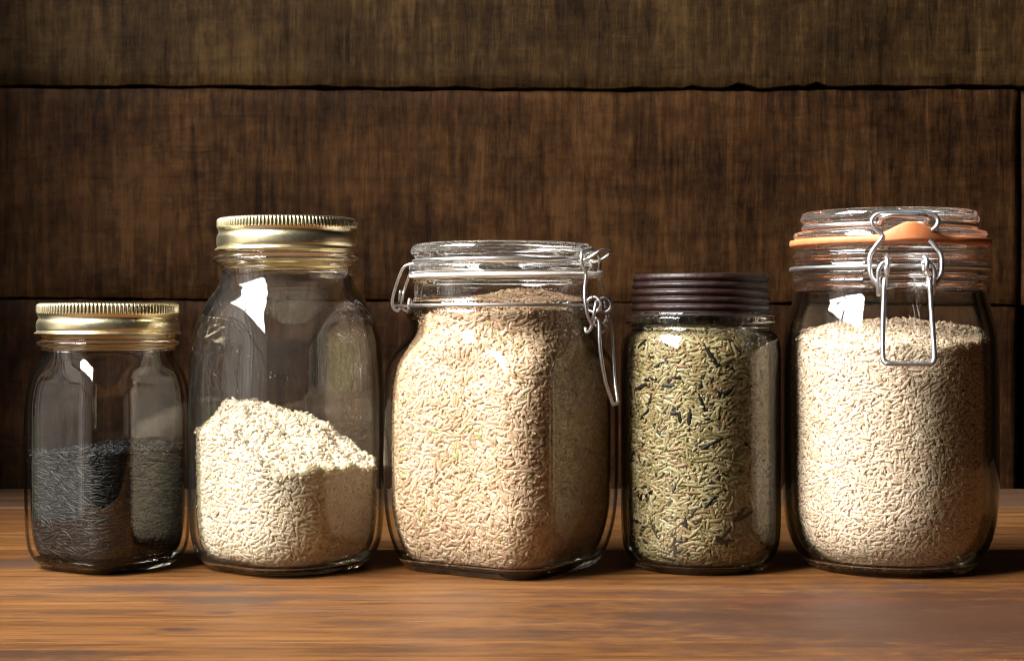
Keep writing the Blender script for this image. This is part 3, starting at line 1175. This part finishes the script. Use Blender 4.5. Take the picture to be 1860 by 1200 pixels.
# ------------------------------------------------------------------ screw lid with a knurled rim
def gold_lid(parent, jar, rows, hw, seed):
    """rows: top, knurl end, groove, bead, flange; all photo rows"""
    k = jar.k
    r0 = hw * k
    zt, zk, zg, zb0, zb1, zf = [zrow(r) for r in rows]
    prof = [(r0 * .86, zt - .0006), (r0 * .90, zt + .0001), (r0 * .955, zt), (r0 * .985, zt - .0006), (r0 * .995, zt - .0015), (r0 * .995, zk + .0008),
            (r0 * .985, zk), (r0 * .972, zg + .0006), (r0 * .968, zg - .0006), (r0 * .985, zb0), (r0 * 1.0, zb0 - .0012), (r0 * 1.0, zb1 + .001),
            (r0 * .988, zb1), (r0 * .99, zf + .0012), (r0 * 1.018, zf + .0004), (r0 * 1.03, zf), (r0 * 1.018, zf - .0004), (r0 * .985, zf)]
    outer = chaikin(prof, 2)
    inner = [(r0 * .965, zf + .0015), (r0 * .95, zt - .004), (r0 * .94, zt - .0014), (r0 * .86, zt - .0014)]
    full = outer + inner
    nrib = 116

    def rho(th, r, z, i):
        if i < len(outer) and zk + .0002 < z < zt - .0004 and r > r0 * .97:
            f = min(1, (z - zk - .0002) / .0006) * min(1, (zt - .0004 - z) / .0006)
            return r + .00036 * f * (np.abs(np.sin(th * nrib / 2)) * 2 - 1.2)
        return r * np.ones_like(th)

    lid = bpy.data.objects.new('screw_lid', None)
    COL.objects.link(lid)
    lid.parent = parent
    band = lathe_obj('lid_band', full, GOLD, lid, seg=nrib * 8, rho=rho, closed=True)
    zd = zt - .0008
    disc = lathe_obj('lid_disc', [(0, zd), (r0 * .70, zd), (r0 * .74, zd - .0005), (r0 * .8555, zd - .0005), (r0 * .8555, zd - .0012), (0, zd - .0012)], GOLD, lid, seg=96)
    return band, disc


# ================================================================== JAR 1: small mason jar, black rice
J1_OUT = [(603, 126), (612, 121), (617, 121), (619, 128), (622, 131), (626, 130), (629, 123), (634, 122), (646, 121), (660, 128), (672, 136), (690, 142), (712, 147), (740, 150), (800, 150), (900, 150), (950, 149), (975, 147), (995, 143), (1008, 136)]
J1_IN = [(603, 113), (632, 113), (648, 114), (662, 120), (675, 127), (692, 132), (714, 137), (742, 139), (800, 139), (900, 139), (940, 138.5)]
j1 = Jar(45.5, 345.5, J1_OUT, J1_IN, .74, .0040, sq=(.866, .51, math.radians(-31), zrow(700), zrow(640)))
jar1 = empty('mason_jar', (j1.cx, 0, 0), 'small glass mason jar with gold screw lid, half full of black rice', 'jar', 'glass jars of rice in a row')


def strokes_emboss(strokes, width, jar):
    segs = []
    for pl, hgt in strokes:
        for (xa, ya), (xb, yb) in zip(pl[:-1], pl[1:]):
            segs.append((xa, ya, xb, yb, hgt))

    def f(th, z):
        out = np.zeros_like(th)
        for xa, ya, xb, yb, hgt in segs:
            if z < min(ya, yb) - 3 * width or z > max(ya, yb) + 3 * width:
                continue
            s = th * jar.R
            dx, dy = xb - xa, yb - ya
            l2 = dx * dx + dy * dy + 1e-12
            t = np.clip(((s - xa) * dx + (z - ya) * dy) / l2, 0, 1)
            d2 = (s - xa - t * dx) ** 2 + (z - ya - t * dy) ** 2
            out = np.maximum(out, hgt * np.exp(-d2 / (width * width)))
        return out
    return f


def surf(jar, px, py, mid):
    """photo pixel -> arc position and height on the front of a jar"""
    t = math.asin(max(-.98, min(.98, (px - mid) * jar.k / jar.R))) - jar.al * 1.0
    yy = -jar.R * math.cos(t)
    return (t * jar.R, Z(py, yy))


def pl(jar, mid, pts):
    return [surf(jar, x, y, mid) for x, y in pts]


def theta_dense(lo, hi, step, coarse):
    a = np.arange(lo, hi, step)
    n = int((2 * PI - (hi - lo)) / coarse)
    b = np.linspace(hi, lo + 2 * PI, n, endpoint=False)
    return np.concatenate([a, b])


e1 = strokes_emboss([(pl(j1, 195.5, [(280, 984), (286, 968), (290, 984)]), .0006), (pl(j1, 195.5, [(284, 978), (290, 977)]), .0005),
                     (pl(j1, 195.5, [(307, 964), (300, 968), (305, 974), (300, 982), (296, 980)]), .0006),
                     (pl(j1, 195.5, [(312, 980), (317, 961), (321, 976)]), .0006)], .0006, j1)
j1.build(jar1, GLASS_MASON, thetas=theta_dense(-.2, 1.6, .012, .035), emboss=e1, neck_z=zrow(637))
gold_lid(jar1, j1, (550.5, 571, 577, 582, 600, 605), 131, 1)


def top1(x, y):
    return .0585 + .045 * x + .02 * y + nz2(x, y, 1, 160) * 1.4


f1 = Fill(j1, top1, .0007, 11)
f1.place(3000, 50, 'wall', .0009, .0014, (.0070, .0120), (.00062, .00080), .05, .18, flat=.28)
f1.place(2500, 40, 'top', .0002, .002, (.0070, .0120), (.00058, .00075), .22, .22)
f1.place(3000, 40, 'wall', .0020, .0042, (.0070, .0120), (.00058, .00075), .25, .22, flat=.6)
build_fill('black_rice', (j1.cx, 0, 0), 'glossy black long-grain rice lying in the small leftmost mason jar', 'rice', f1, [M_BLACK], ['rice_grain'],
           (0, .5, 1.0), .0042, .0105, .0007, 2.0, tint=lambda r, n: r.uniform(0, 1, n) ** 2)

# ================================================================== JAR 2: tall mason jar, white rice
J2_OUT = [(452, 126), (460, 122), (464, 124), (468, 132), (472, 136), (477, 135), (481, 126), (486, 120), (497, 119), (512, 121.5), (524, 127), (541, 141), (560, 152), (578, 160), (595, 165.5), (612, 169), (640, 172), (690, 175), (750, 176), (850, 176), (930, 175), (965, 173), (988, 168), (1005, 160)]
J2_IN = [(452, 110), (486, 110), (502, 111), (516, 114), (532, 121), (550, 132), (568, 141), (592, 150), (617, 156), (647, 159), (692, 163), (752, 164), (850, 163.5), (930, 162)]
j2 = Jar(344.5, 696, J2_OUT, J2_IN, .76, .0040, sq=(.910, .66, math.radians(-37), zrow(625), zrow(545)))
jar2 = empty('mason_jar', (j2.cx, 0, 0), 'tallest glass mason jar with gold screw lid, sloping white rice inside', 'jar', 'glass jars of rice in a row')
e2s = [(pl(j2, 520, [(430, 668), (430, 720), (430, 800), (430, 900)]), .00028), (pl(j2, 520, [(430, 664), (430, 668)]), .0008),
       (pl(j2, 520, [(452, 700), (452, 800), (452, 880)]), .00025), (pl(j2, 520, [(470, 690), (470, 800), (470, 860)]), .00014),
       (pl(j2, 520, [(556, 690), (556, 760), (556, 850)]), .00014), (pl(j2, 520, [(575, 690), (575, 760), (575, 850)]), .00014),
       (pl(j2, 520, [(556, 690), (560, 686), (566, 686), (571, 690)]), .0003),
       (pl(j2, 520, [(470, 700), (484, 703), (500, 711), (512, 718)]), .00028), (pl(j2, 520, [(512, 682), (515, 696), (522, 706), (532, 708), (537, 698)]), .00028),
       (pl(j2, 520, [(532, 709), (548, 711)]), .00028), (pl(j2, 520, [(590, 688), (594, 696), (588, 702), (592, 712), (598, 716)]), .00025),
       (pl(j2, 520, [(549, 686), (551, 710)]), .00025), (pl(j2, 520, [(494, 722), (506, 729)]), .00025)]
for q in range(5):
    e2s.append((pl(j2, 520, [(646, 566 + q * 11), (655, 560 + q * 11)]), .0006))
e2s.append((pl(j2, 520, [(660, 556), (668, 572), (674, 600), (675, 640)]), .0004))
e2 = strokes_emboss(e2s, .00075, j2)
j2.build(jar2, GLASS_TALL, thetas=theta_dense(-.95, 1.35, .009, .035), emboss=e2, neck_z=zrow(499))
gold_lid(jar2, j2, (397.5, 417, 423, 428, 449, 455), 128, 2)

_t2x = np.array([-.060, -.0410, -.0333, -.0229, -.0168, -.0063, .0061, .0174, .0234, .0322, .0408, .060])
_t2z = np.array([.066, .0712, .0805, .0812, .0789, .0756, .0712, .0682, .0625, .0577, .0525, .045])
_f2x = np.array([-.060, -.044, -.020, 0, .020, .044, .060])
_f2z = np.array([.066, .061, .0535, .0490, .0470, .0460, .044])


def top2(x, y):
    u = np.clip((.008 - y) / .054, 0, 1)
    return np.interp(x, _t2x, _t2z) * (1 - u) + np.interp(x, _f2x, _f2z) * u + nz2(x, y, 4, 190) * 1.8


f2 = Fill(j2, top2, .001, 22)
f2.place(3000, 78, 'wall', .00122, 0.00190, (.0052, .0074), (.00092, .00112), .10, .16, flat=.6)
f2.place(2500, 50, 'top', .0004, .0024, (.0052, .0074), (.00092, .00112), .35, .2)
f2.place(3000, 50, 'wall', .0017, .0038, (.0052, .0074), (.00092, .00112), .5, .30, flat=.8)
build_fill('white_rice', (j2.cx, 0, 0), 'short white rice piled in a slope inside the tall gold-lidded mason jar', 'rice', f2, [M_WHITE], ['rice_grain'],
           (0, .05, .12), .0031, .0057, .00095, 2.6)


# ------------------------------------------------------------------ wire bail and clasp of the two clip jars
def clasp(parent, jar, phi, r_neck, z_neck, r_lid, z_lid, wr, s=1.0, drop=None, hook_up=.004, bail_w=None, tip=1.0):
    """u across, w outwards, z up; phi is where the clasp faces"""
    n = Vector((math.sin(phi), -math.cos(phi), 0))
    t = Vector((math.cos(phi), math.sin(phi), 0))

    def P(u, wv, z):
        return n * wv + t * u + Vector((0, 0, z))

    def arc(r, z, a0, a1, k=60):
        return [Vector((r * math.sin(a), -r * math.cos(a), z)) for a in np.linspace(a0, a1, k)]

    mm = .001 * s
    wn, wl = r_neck, r_lid
    # neck wire: a ring that turns out into two eyes at the clasp
    ue = 8.6 * mm
    a_e = math.asin(min(.9, (ue + 1.5 * mm) / wn))
    ring = arc(wn, z_neck, phi + a_e, phi + 2 * PI - a_e, 110)
    we = wn + 4.2 * mm

    def eye(sg):
        c = P(sg * ue, we, z_neck + .3 * mm)
        return [c + n * (math.cos(q) * 3.6 * mm) + Vector((0, 0, math.sin(q) * 3.6 * mm)) + t * (sg * .35 * mm * (q / PI - 1)) for q in np.linspace(.35 * PI, 2.55 * PI, 26)]
    tubes('neck_wire', [(ring, wr, False),
                        (eye(1), wr, False), (eye(-1), wr, False),
                        ([P(-ue, wn + .3 * mm, z_neck + .4 * mm), P(-3 * mm, wn + 1.0 * mm, z_neck + .2 * mm), P(4 * mm, wn + 1.0 * mm, z_neck), P(ue, wn + .3 * mm, z_neck)], wr * .85, False)],
          STEEL, parent)
    # lid wire: a ring in the groove of the lid with a hook loop over the clasp side
    uh = 10.5 * mm
    a_h = math.asin(min(.9, uh / wl))
    ring = arc(wl, z_lid, phi + a_h, phi + 2 * PI - a_h, 110)
    hook = catmull([P(uh, wl * math.cos(a_h), z_lid), P(uh * 1.02, wl + 3 * mm, z_lid + .2 * mm), P(uh * .98, wl + 7.5 * mm, z_lid + hook_up * .6), P(uh * .72, wl + 9.6 * mm, z_lid + hook_up),
                    P(0, wl + 10 * mm, z_lid + hook_up), P(-uh * .72, wl + 9.6 * mm, z_lid + hook_up), P(-uh * .98, wl + 7.5 * mm, z_lid + hook_up * .6), P(-uh * 1.02, wl + 3 * mm, z_lid + .2 * mm), P(-uh, wl * math.cos(a_h), z_lid)], 6)
    tubes('lid_wire', [(ring, wr, False), (hook, wr, False)], STEEL, parent)
    # bail: pinched loop that hangs over the hook and ends at the lever
    zt = z_lid + 4.2 * mm
    H = zt - (z_neck - 9.5 * mm)
    wt = (bail_w or wl + 4.5 * mm)
    wb = wn + 4.2 * mm
    shape = [(12.6, -1.00), (15.8, -.87), (16.6, -.72), (16.3, -.58), (13.6, -.45), (10.6, -.335), (11.2, -.27), (14.4, -.185), (15.3, -.10), (13.6, -.03), (10.2, 0.0), (4.0, .006)]
    path = [(u, f) for u, f in shape] + [(-u, f) for u, f in reversed(shape)]
    pts = [P(u * mm, wb + (wt - wb) * (1 + f) ** .8, zt + H * f) for u, f in path]
    pts = [P(11.2 * mm, wb - .6 * mm, zt - H * 1.03)] + pts + [P(-11.2 * mm, wb - .6 * mm, zt - H * 1.03)]
    tubes('bail_wire', [(catmull(pts, 5), wr, False)], STEEL, parent)
    # lever: hangs from the eyes by two cranked links
    zb = z_neck - 8.8 * mm
    ll = drop or 37 * mm
    out = []
    for sg in (1, -1):
        link_ = [P(sg * 7.2 * mm, we + .5 * mm, z_neck + 1.2 * mm), P(sg * 10.2 * mm, we + 1.6 * mm, z_neck + 1.6 * mm), P(sg * 12.6 * mm, we + 1.8 * mm, z_neck - 1.4 * mm), P(sg * 12.9 * mm, we + 1.0 * mm, z_neck - 6 * mm), P(sg * 12.7 * mm, wb - .4 * mm, zb - 2.6 * mm),
                 P(sg * 12.2 * mm, wb - 2.6 * mm, zb - 4.4 * mm), P(sg * 11.4 * mm, wb - 3.6 * mm, zb - 2.0 * mm)]
        out.append((catmull(link_, 6), wr, False))
        out.append(([P(sg * 10.4 * mm, wb + 1.6 * mm, zb - 1.2 * mm), P(sg * 7.5 * mm, wb + 1.4 * mm, zb - .8 * mm), P(sg * 4.4 * mm, wb + 1.2 * mm, zb - .2 * mm)], wr, False))
    zl = zb + .8 * mm
    lv = [P(9.6 * mm, wb - .8 * mm, zl - 1.2 * mm), P(9.9 * mm, wb + 1.6 * mm, zl + 1.6 * mm), P(10.4 * mm, wb + 3.2 * mm, zl - 1 * mm), P(10.9 * mm, wb + 3.8 * mm, zl - ll * .3), P(11.6 * mm * (1 + tip) / 2, wb + 5.6 * mm, zl - ll * .7), P(11.6 * mm * tip, wb + 7.6 * mm, zl - ll * .93),
          P(10.6 * mm * tip, wb + 8.3 * mm, zl - ll * .99), P(9.0 * mm * tip, wb + 8.5 * mm, zl - ll), P(0, wb + 8.5 * mm, zl - ll)]
    lv2 = [P(-(p.dot(t)), p.dot(n), p.z) for p in reversed(lv[:-1])]
    lever = tubes('lever', [(catmull(lv + lv2, 6), wr * 1.12, False)], STEEL, parent)
    tubes('lever_link', out, STEEL, lever)
    # hinge at the far side
    phb = phi + PI
    n2 = Vector((math.sin(phb), -math.cos(phb), 0))
    t2 = Vector((math.cos(phb), math.sin(phb), 0))

    def Q(u, wv, z):
        return n2 * wv + t2 * u + Vector((0, 0, z))
    hg = []
    for sg in (1, -1):
        u = sg * 6.0 * mm
        pth = [Q(u, wl - .5 * mm, z_lid - .4 * mm), Q(u, wl + 4 * mm, z_lid - 1.2 * mm), Q(u, wl + 7.2 * mm, z_lid - 3 * mm), Q(u, wl + 10 * mm, z_lid - 9 * mm), Q(u, wl + 12.4 * mm, z_neck + 6 * mm), Q(u, wl + 13.2 * mm, z_neck + 1.6 * mm), Q(u, wl + 12.4 * mm, z_neck - 1.2 * mm), Q(u, wl + 10.2 * mm, z_neck - 2.4 * mm), Q(u, wl + 8.8 * mm, z_neck - 1.2 * mm)]
        hg.append((catmull(pth, 6), wr, False))
    hinge = tubes('hinge_wire', hg, STEEL, parent)
    eye2 = []
    for sg in (1, -1):
        c = Q(sg * 3.4 * mm, wn + 2.6 * mm, z_neck)
        eye2.append(([c + t2 * (math.cos(q) * 1.6 * mm) + Vector((0, 0, math.sin(q) * 3.4 * mm)) for q in np.linspace(0, 2 * PI, 24, endpoint=False)], wr, True))
        eye2.append(([Q(sg * 3.4 * mm, wn + 2.8 * mm, z_neck - .4 * mm), Q(sg * 3.6 * mm, wn + 8 * mm, z_neck + .2 * mm), Q(sg * 5.6 * mm, wn + 11.5 * mm, z_neck)], wr * .9, False))
        eye2.append(([Q(sg * 2.0 * mm, wn + 9.2 * mm, z_neck + 2.0 * mm), Q(sg * 2.2 * mm, wn + 8.4 * mm, z_neck + 8 * mm)], wr * .9, False))
    tubes('hinge_eye', eye2, STEEL, hinge)


# ================================================================== JAR 3: square clip-top jar, brown rice
J3_OUT = [(507, 163), (512, 161), (530, 160), (546, 161), (551, 166), (559, 168), (564, 173), (571, 175), (577, 174), (581, 169), (590, 168), (604, 171), (614, 177), (626, 186), (643, 198), (660, 206), (680, 211), (710, 213.5), (760, 214), (860, 214), (905, 213), (945, 208), (980, 199), (1005, 188)]
J3_IN = [(507, 150), (546, 150), (590, 152), (606, 156), (616, 162), (628, 170), (645, 181), (662, 189), (682, 194), (712, 199.5), (762, 200.5), (860, 200), (915, 198.5)]
ROT3 = math.radians(-31.5)
_c = math.cos(math.radians(31.5)) + math.sin(math.radians(31.5))
j3 = Jar(700.5, 1124, J3_OUT, J3_IN, .80, .0045)
j3.sq = (.825, .36, ROT3, zrow(668), zrow(600))
jar3 = empty('clip_top_jar', (j3.cx, 0, 0), 'square-sided glass clip-top jar with white seal and wire clasp, full of brown rice', 'jar', 'glass jars of rice in a row')
j3.build(jar3, GLASS_CLEAR, seg=224, neck_z=zrow(548))
k3 = j3.k
lid3 = [(0, zrow(446)), (110 * k3, zrow(446)), (118 * k3, zrow(445)), (128 * k3, zrow(443)), (152 * k3, zrow(443)), (163 * k3, zrow(447)), (167 * k3, zrow(455)), (165 * k3, zrow(464)), (158 * k3, zrow(470)),
        (156 * k3, zrow(475)), (161 * k3, zrow(479)), (169 * k3, zrow(483)), (170 * k3, zrow(491)), (166 * k3, zrow(497)), (150 * k3, zrow(498)), (142 * k3, zrow(499)), (140 * k3, zrow(508)), (132 * k3, zrow(510)), (124 * k3, zrow(500)), (110 * k3, zrow(466)), (0, zrow(464))]
lid3 = [lid3[0]] + chaikin(lid3[1:-1], 2) + [lid3[-1]]
nr = 150


def rho3(th, r, z, i):
    return r + (.00018 * np.abs(np.sin(th * nr / 2)) if (r > 125 * k3 and z > zrow(446.5)) else 0) * np.ones_like(th)


lathe_obj('glass_lid', lid3, GLASS_LID, jar3, seg=300, rho=rho3)
PHI3 = math.radians(70)


def gasket(name, k, r0, r1, row0, row1, phi, tab_len, tab_rise, mat, parent, tabw=.28, sag=0.0):
    """flat rubber ring with a pull tab at phi"""
    z0, z1 = zrow(row1), zrow(row0)
    prof = chaikin([(r0 * k, z0), (r1 * k, z0), (r1 * k + .0004, (z0 + z1) / 2), (r1 * k, z1), (r0 * k, z1)], 1)

    def rho(th, r, z, i):
        d = np.mod(th - phi + PI, 2 * PI) - PI
        b = np.clip((tabw - np.abs(d)) / (tabw * 1.0), 0, 1)
        b = b * b * (3 - 2 * b)
        return r + (tab_len * b if r > (r0 + r1) / 2 * k else 0)
    th = np.linspace(0, 2 * PI, 256, endpoint=False)
    V, F = revolve(prof + [prof[0]], th, rho)
    if tab_rise:
        ang = np.arctan2(V[:, 0], -V[:, 1])
        d = np.mod(ang - phi + PI, 2 * PI) - PI
        rr = np.hypot(V[:, 0], V[:, 1])
        b = np.clip((tabw - np.abs(d)) / (tabw * 1.0), 0, 1)
        b = b * b * (3 - 2 * b)
        outw = np.clip((rr - r1 * k + .001) / (tab_len + .001), 0, 1)
        V[:, 2] += b * outw * tab_rise * np.where(V[:, 2] > (z0 + z1) / 2 + .0002, 1.0, .12)
    me = mesh_np(name, V, F)
    bm = bmesh.new()
    bm.from_mesh(me)
    bmesh.ops.remove_doubles(bm, verts=bm.verts, dist=1e-7)
    bm.to_mesh(me)
    bm.free()
    fix_normals(me)
    return link(name, me, mat, parent)


gasket('rubber_seal', k3, 142, 168, 498.5, 506, PHI3, .006, 0.0015, SILICONE, jar3, tabw=.22)
clasp(jar3, j3, PHI3, 168.5 * k3, zrow(555), 161.5 * k3, zrow(475), .00083, 1.0, drop=.040, hook_up=.0045, bail_w=167 * k3, tip=.45)


def top3(x, y):
    r = np.hypot(x - .012, y - .004)
    return np.minimum(.1395 - .30 * r, .1375) + nz2(x, y, 2, 200) * 1.2


f3 = Fill(j3, top3, .0011, 33)
f3.place(4000, 104, 'wall', .00135, 0.00205, (.0068, .0090), (.00105, .00128), .10, .16, flat=.8)
f3.place(2500, 40, 'top', .0004, .0022, (.0068, .0090), (.00105, .00128), .35, .2)
f3.place(4000, 60, 'wall', .0019, .0040, (.0068, .0090), (.00105, .00128), .5, .30, flat=.9)
build_fill('brown_rice', (j3.cx, 0, 0), 'pale brown rice with a few green grains filling the square clip-top jar', 'rice', f3, [M_BROWN], ['rice_grain'],
           (0, .06, .14), .0034, .0066, .00105, 2.2)

# ================================================================== JAR 4: small jar with maroon lid, mixed rice
J4_OUT = [(568, 128), (572, 130), (575, 136), (580, 137.5), (588, 137), (591, 132), (594, 127), (597, 128), (602, 134), (610, 140), (622, 144), (640, 146), (750, 146), (900, 146), (960, 145.5), (985, 143), (1003, 137)]
J4_IN = [(568, 112), (590, 113), (600, 118), (610, 126), (624, 131), (642, 134.5), (750, 135.5), (900, 135.5), (955, 135)]
j4 = Jar(1127, 1419.5, J4_OUT, J4_IN, .80, .0038)
jar4 = empty('glass_jar', (j4.cx, 0, 0), 'round glass jar with ridged dark maroon lid, full of mixed rice', 'jar', 'glass jars of rice in a row')
j4.build(jar4, GLASS_DARK, seg=192, neck_z=zrow(595))
k4 = j4.k
pr = [(100, 499.5), (112, 498.5), (120, 498.5), (123, 500)]
for q in range(5):
    r0 = 502 + q * 13.2
    e = 122.5 + q * .8
    pr += [(e + 1.2, r0 + .5), (e + 2.4, r0 + 3.5), (e + 1.5, r0 + 7), (e - 1.6, r0 + 9.5), (e - 2.0, r0 + 11.5)]
pr += [(127, 568.5), (130.5, 571), (131, 573.5), (128.5, 574)]
lidp = [(a * k4, zrow(b)) for a, b in chaikin(pr, 2)]
lidp = [(0, zrow(501))] + [(90 * k4, zrow(501))] + lidp + [(124 * k4, zrow(573)), (119 * k4, zrow(560)), (117 * k4, zrow(504)), (0, zrow(504))]
lathe_obj('screw_lid', lidp, MAROON, jar4, seg=128)


def top4(x, y):
    return .1218 + nz2(x, y, 3, 150) + 0 * x


f4 = Fill(j4, top4, .001, 44)
f4.place(400, 80, 'wall', .0010, .0015, (.0065, .0135), (.0010, .00155), .12, .10, kind=1, flat=.6, maxn=150)
f4.place(4000, 34, 'wall', .0012, 0.00200, (.0066, .0094), (.00092, .00114), .10, .15, flat=.6)
f4.place(3000, 60, 'wall', .0017, .0032, (.0070, .0130), (.0009, .0014), .35, .28, kind=1, flat=.8, maxn=420)
f4.place(2500, 30, 'top', .0004, .0022, (.0066, .0094), (.00092, .00114), .3, .2)
f4.place(4000, 50, 'wall', .0018, .0040, (.0066, .0094), (.00092, .00114), .5, .28, flat=.8)
build_fill('mixed_rice', (j4.cx, 0, 0), 'greenish brown rice mixed with black wild grains inside the maroon-lidded jar', 'rice', f4, [M_MIX, M_WILD], ['rice_grain', 'wild_grain'],
           (0, .06, .14), .0046, .0070, .00098, 2.0, core_tint=.0)

# ================================================================== JAR 5: big clip-top jar, long-grain white rice
J5_OUT = [(447, 177), (455, 175), (462, 176), (465, 179), (469, 179), (473, 176), (480, 175), (484, 177), (493, 178), (497, 180), (503, 180), (508, 177), (513, 179), (518, 178), (523, 174.5), (534, 175), (546, 178), (557, 182), (568, 185.5), (588, 191), (612, 195), (645, 197), (700, 198), (800, 198), (880, 198), (930, 195), (965, 188), (990, 178), (1006, 167)]
J5_IN = [(447, 160), (523, 161), (537, 162), (549, 165), (561, 168.5), (575, 172), (589, 175.5), (612, 179), (645, 183), (702, 184.5), (800, 184.5), (880, 184.5), (920, 182.5)]
j5 = Jar(1421, 1816, J5_OUT, J5_IN, .74, .0045)
jar5 = empty('clip_top_jar', (j5.cx, 0, 0), 'big round glass clip-top jar with orange rubber seal and wire clasp facing front', 'jar', 'glass jars of rice in a row')
j5.build(jar5, GLASS_RIGHT, seg=192, neck_z=zrow(530))
k5 = j5.k
PHI5 = math.radians(-5.0)
lid5 = [(0, zrow(389)), (120 * k5, zrow(389)), (132 * k5, zrow(386)), (150 * k5, zrow(385)), (160 * k5, zrow(388)), (164.5 * k5, zrow(397)), (162 * k5, zrow(406)), (154 * k5, zrow(410)), (151 * k5, zrow(416)), (158 * k5, zrow(420)),
        (176 * k5, zrow(423)), (178 * k5, zrow(430)), (174 * k5, zrow(436)), (160 * k5, zrow(437)), (152 * k5, zrow(438)), (150 * k5, zrow(450)), (142 * k5, zrow(452)), (132 * k5, zrow(440)), (118 * k5, zrow(408)), (0, zrow(406))]
lid5 = [lid5[0]] + chaikin(lid5[1:-1], 2) + [lid5[-1]]


def rho5(th, r, z, i):
    return r + (.00018 * np.abs(np.sin(th * nr / 2)) if (r > 130 * k5 and z > zrow(388.5)) else 0) * np.ones_like(th)


lathe_obj('glass_lid', lid5, GLASS_LID, jar5, seg=300, rho=rho5)
gasket('rubber_seal', k5, 152, 183, 435.5, 449, PHI5 + .05, .0042, .0064, ORANGE, jar5, tabw=.47)
clasp(jar5, j5, PHI5, 181 * k5, zrow(489), 158 * k5, zrow(414), .00110, 1.0, drop=.0375, hook_up=.003, bail_w=183 * k5)


def top5(x, y):
    return .1222 - np.where(x < 0, 3.6, 2.4) * x * x + .30 * np.minimum(y + .006, 0) - .05 * np.maximum(y, 0) + nz2(x, y, 6, 180) * 1.5


f5 = Fill(j5, top5, .001, 55)
f5.place(4000, 104, 'wall', .00115, 0.00180, (.0066, .0088), (.00086, .00104), .10, .16, flat=.85)
f5.place(2500, 60, 'top', .0004, .0022, (.0066, .0088), (.00086, .00104), .35, .2)
f5.place(4000, 60, 'wall', .0016, .0037, (.0066, .0088), (.00086, .00104), .5, .30, flat=.9)
build_fill('long_grain_rice', (j5.cx, 0, 0), 'long-grain white rice nearly filling the big jar with the orange seal', 'rice', f5, [M_LONG], ['rice_grain'],
           (0, .05, .12), .0031, .0066, .00092, 2.4)
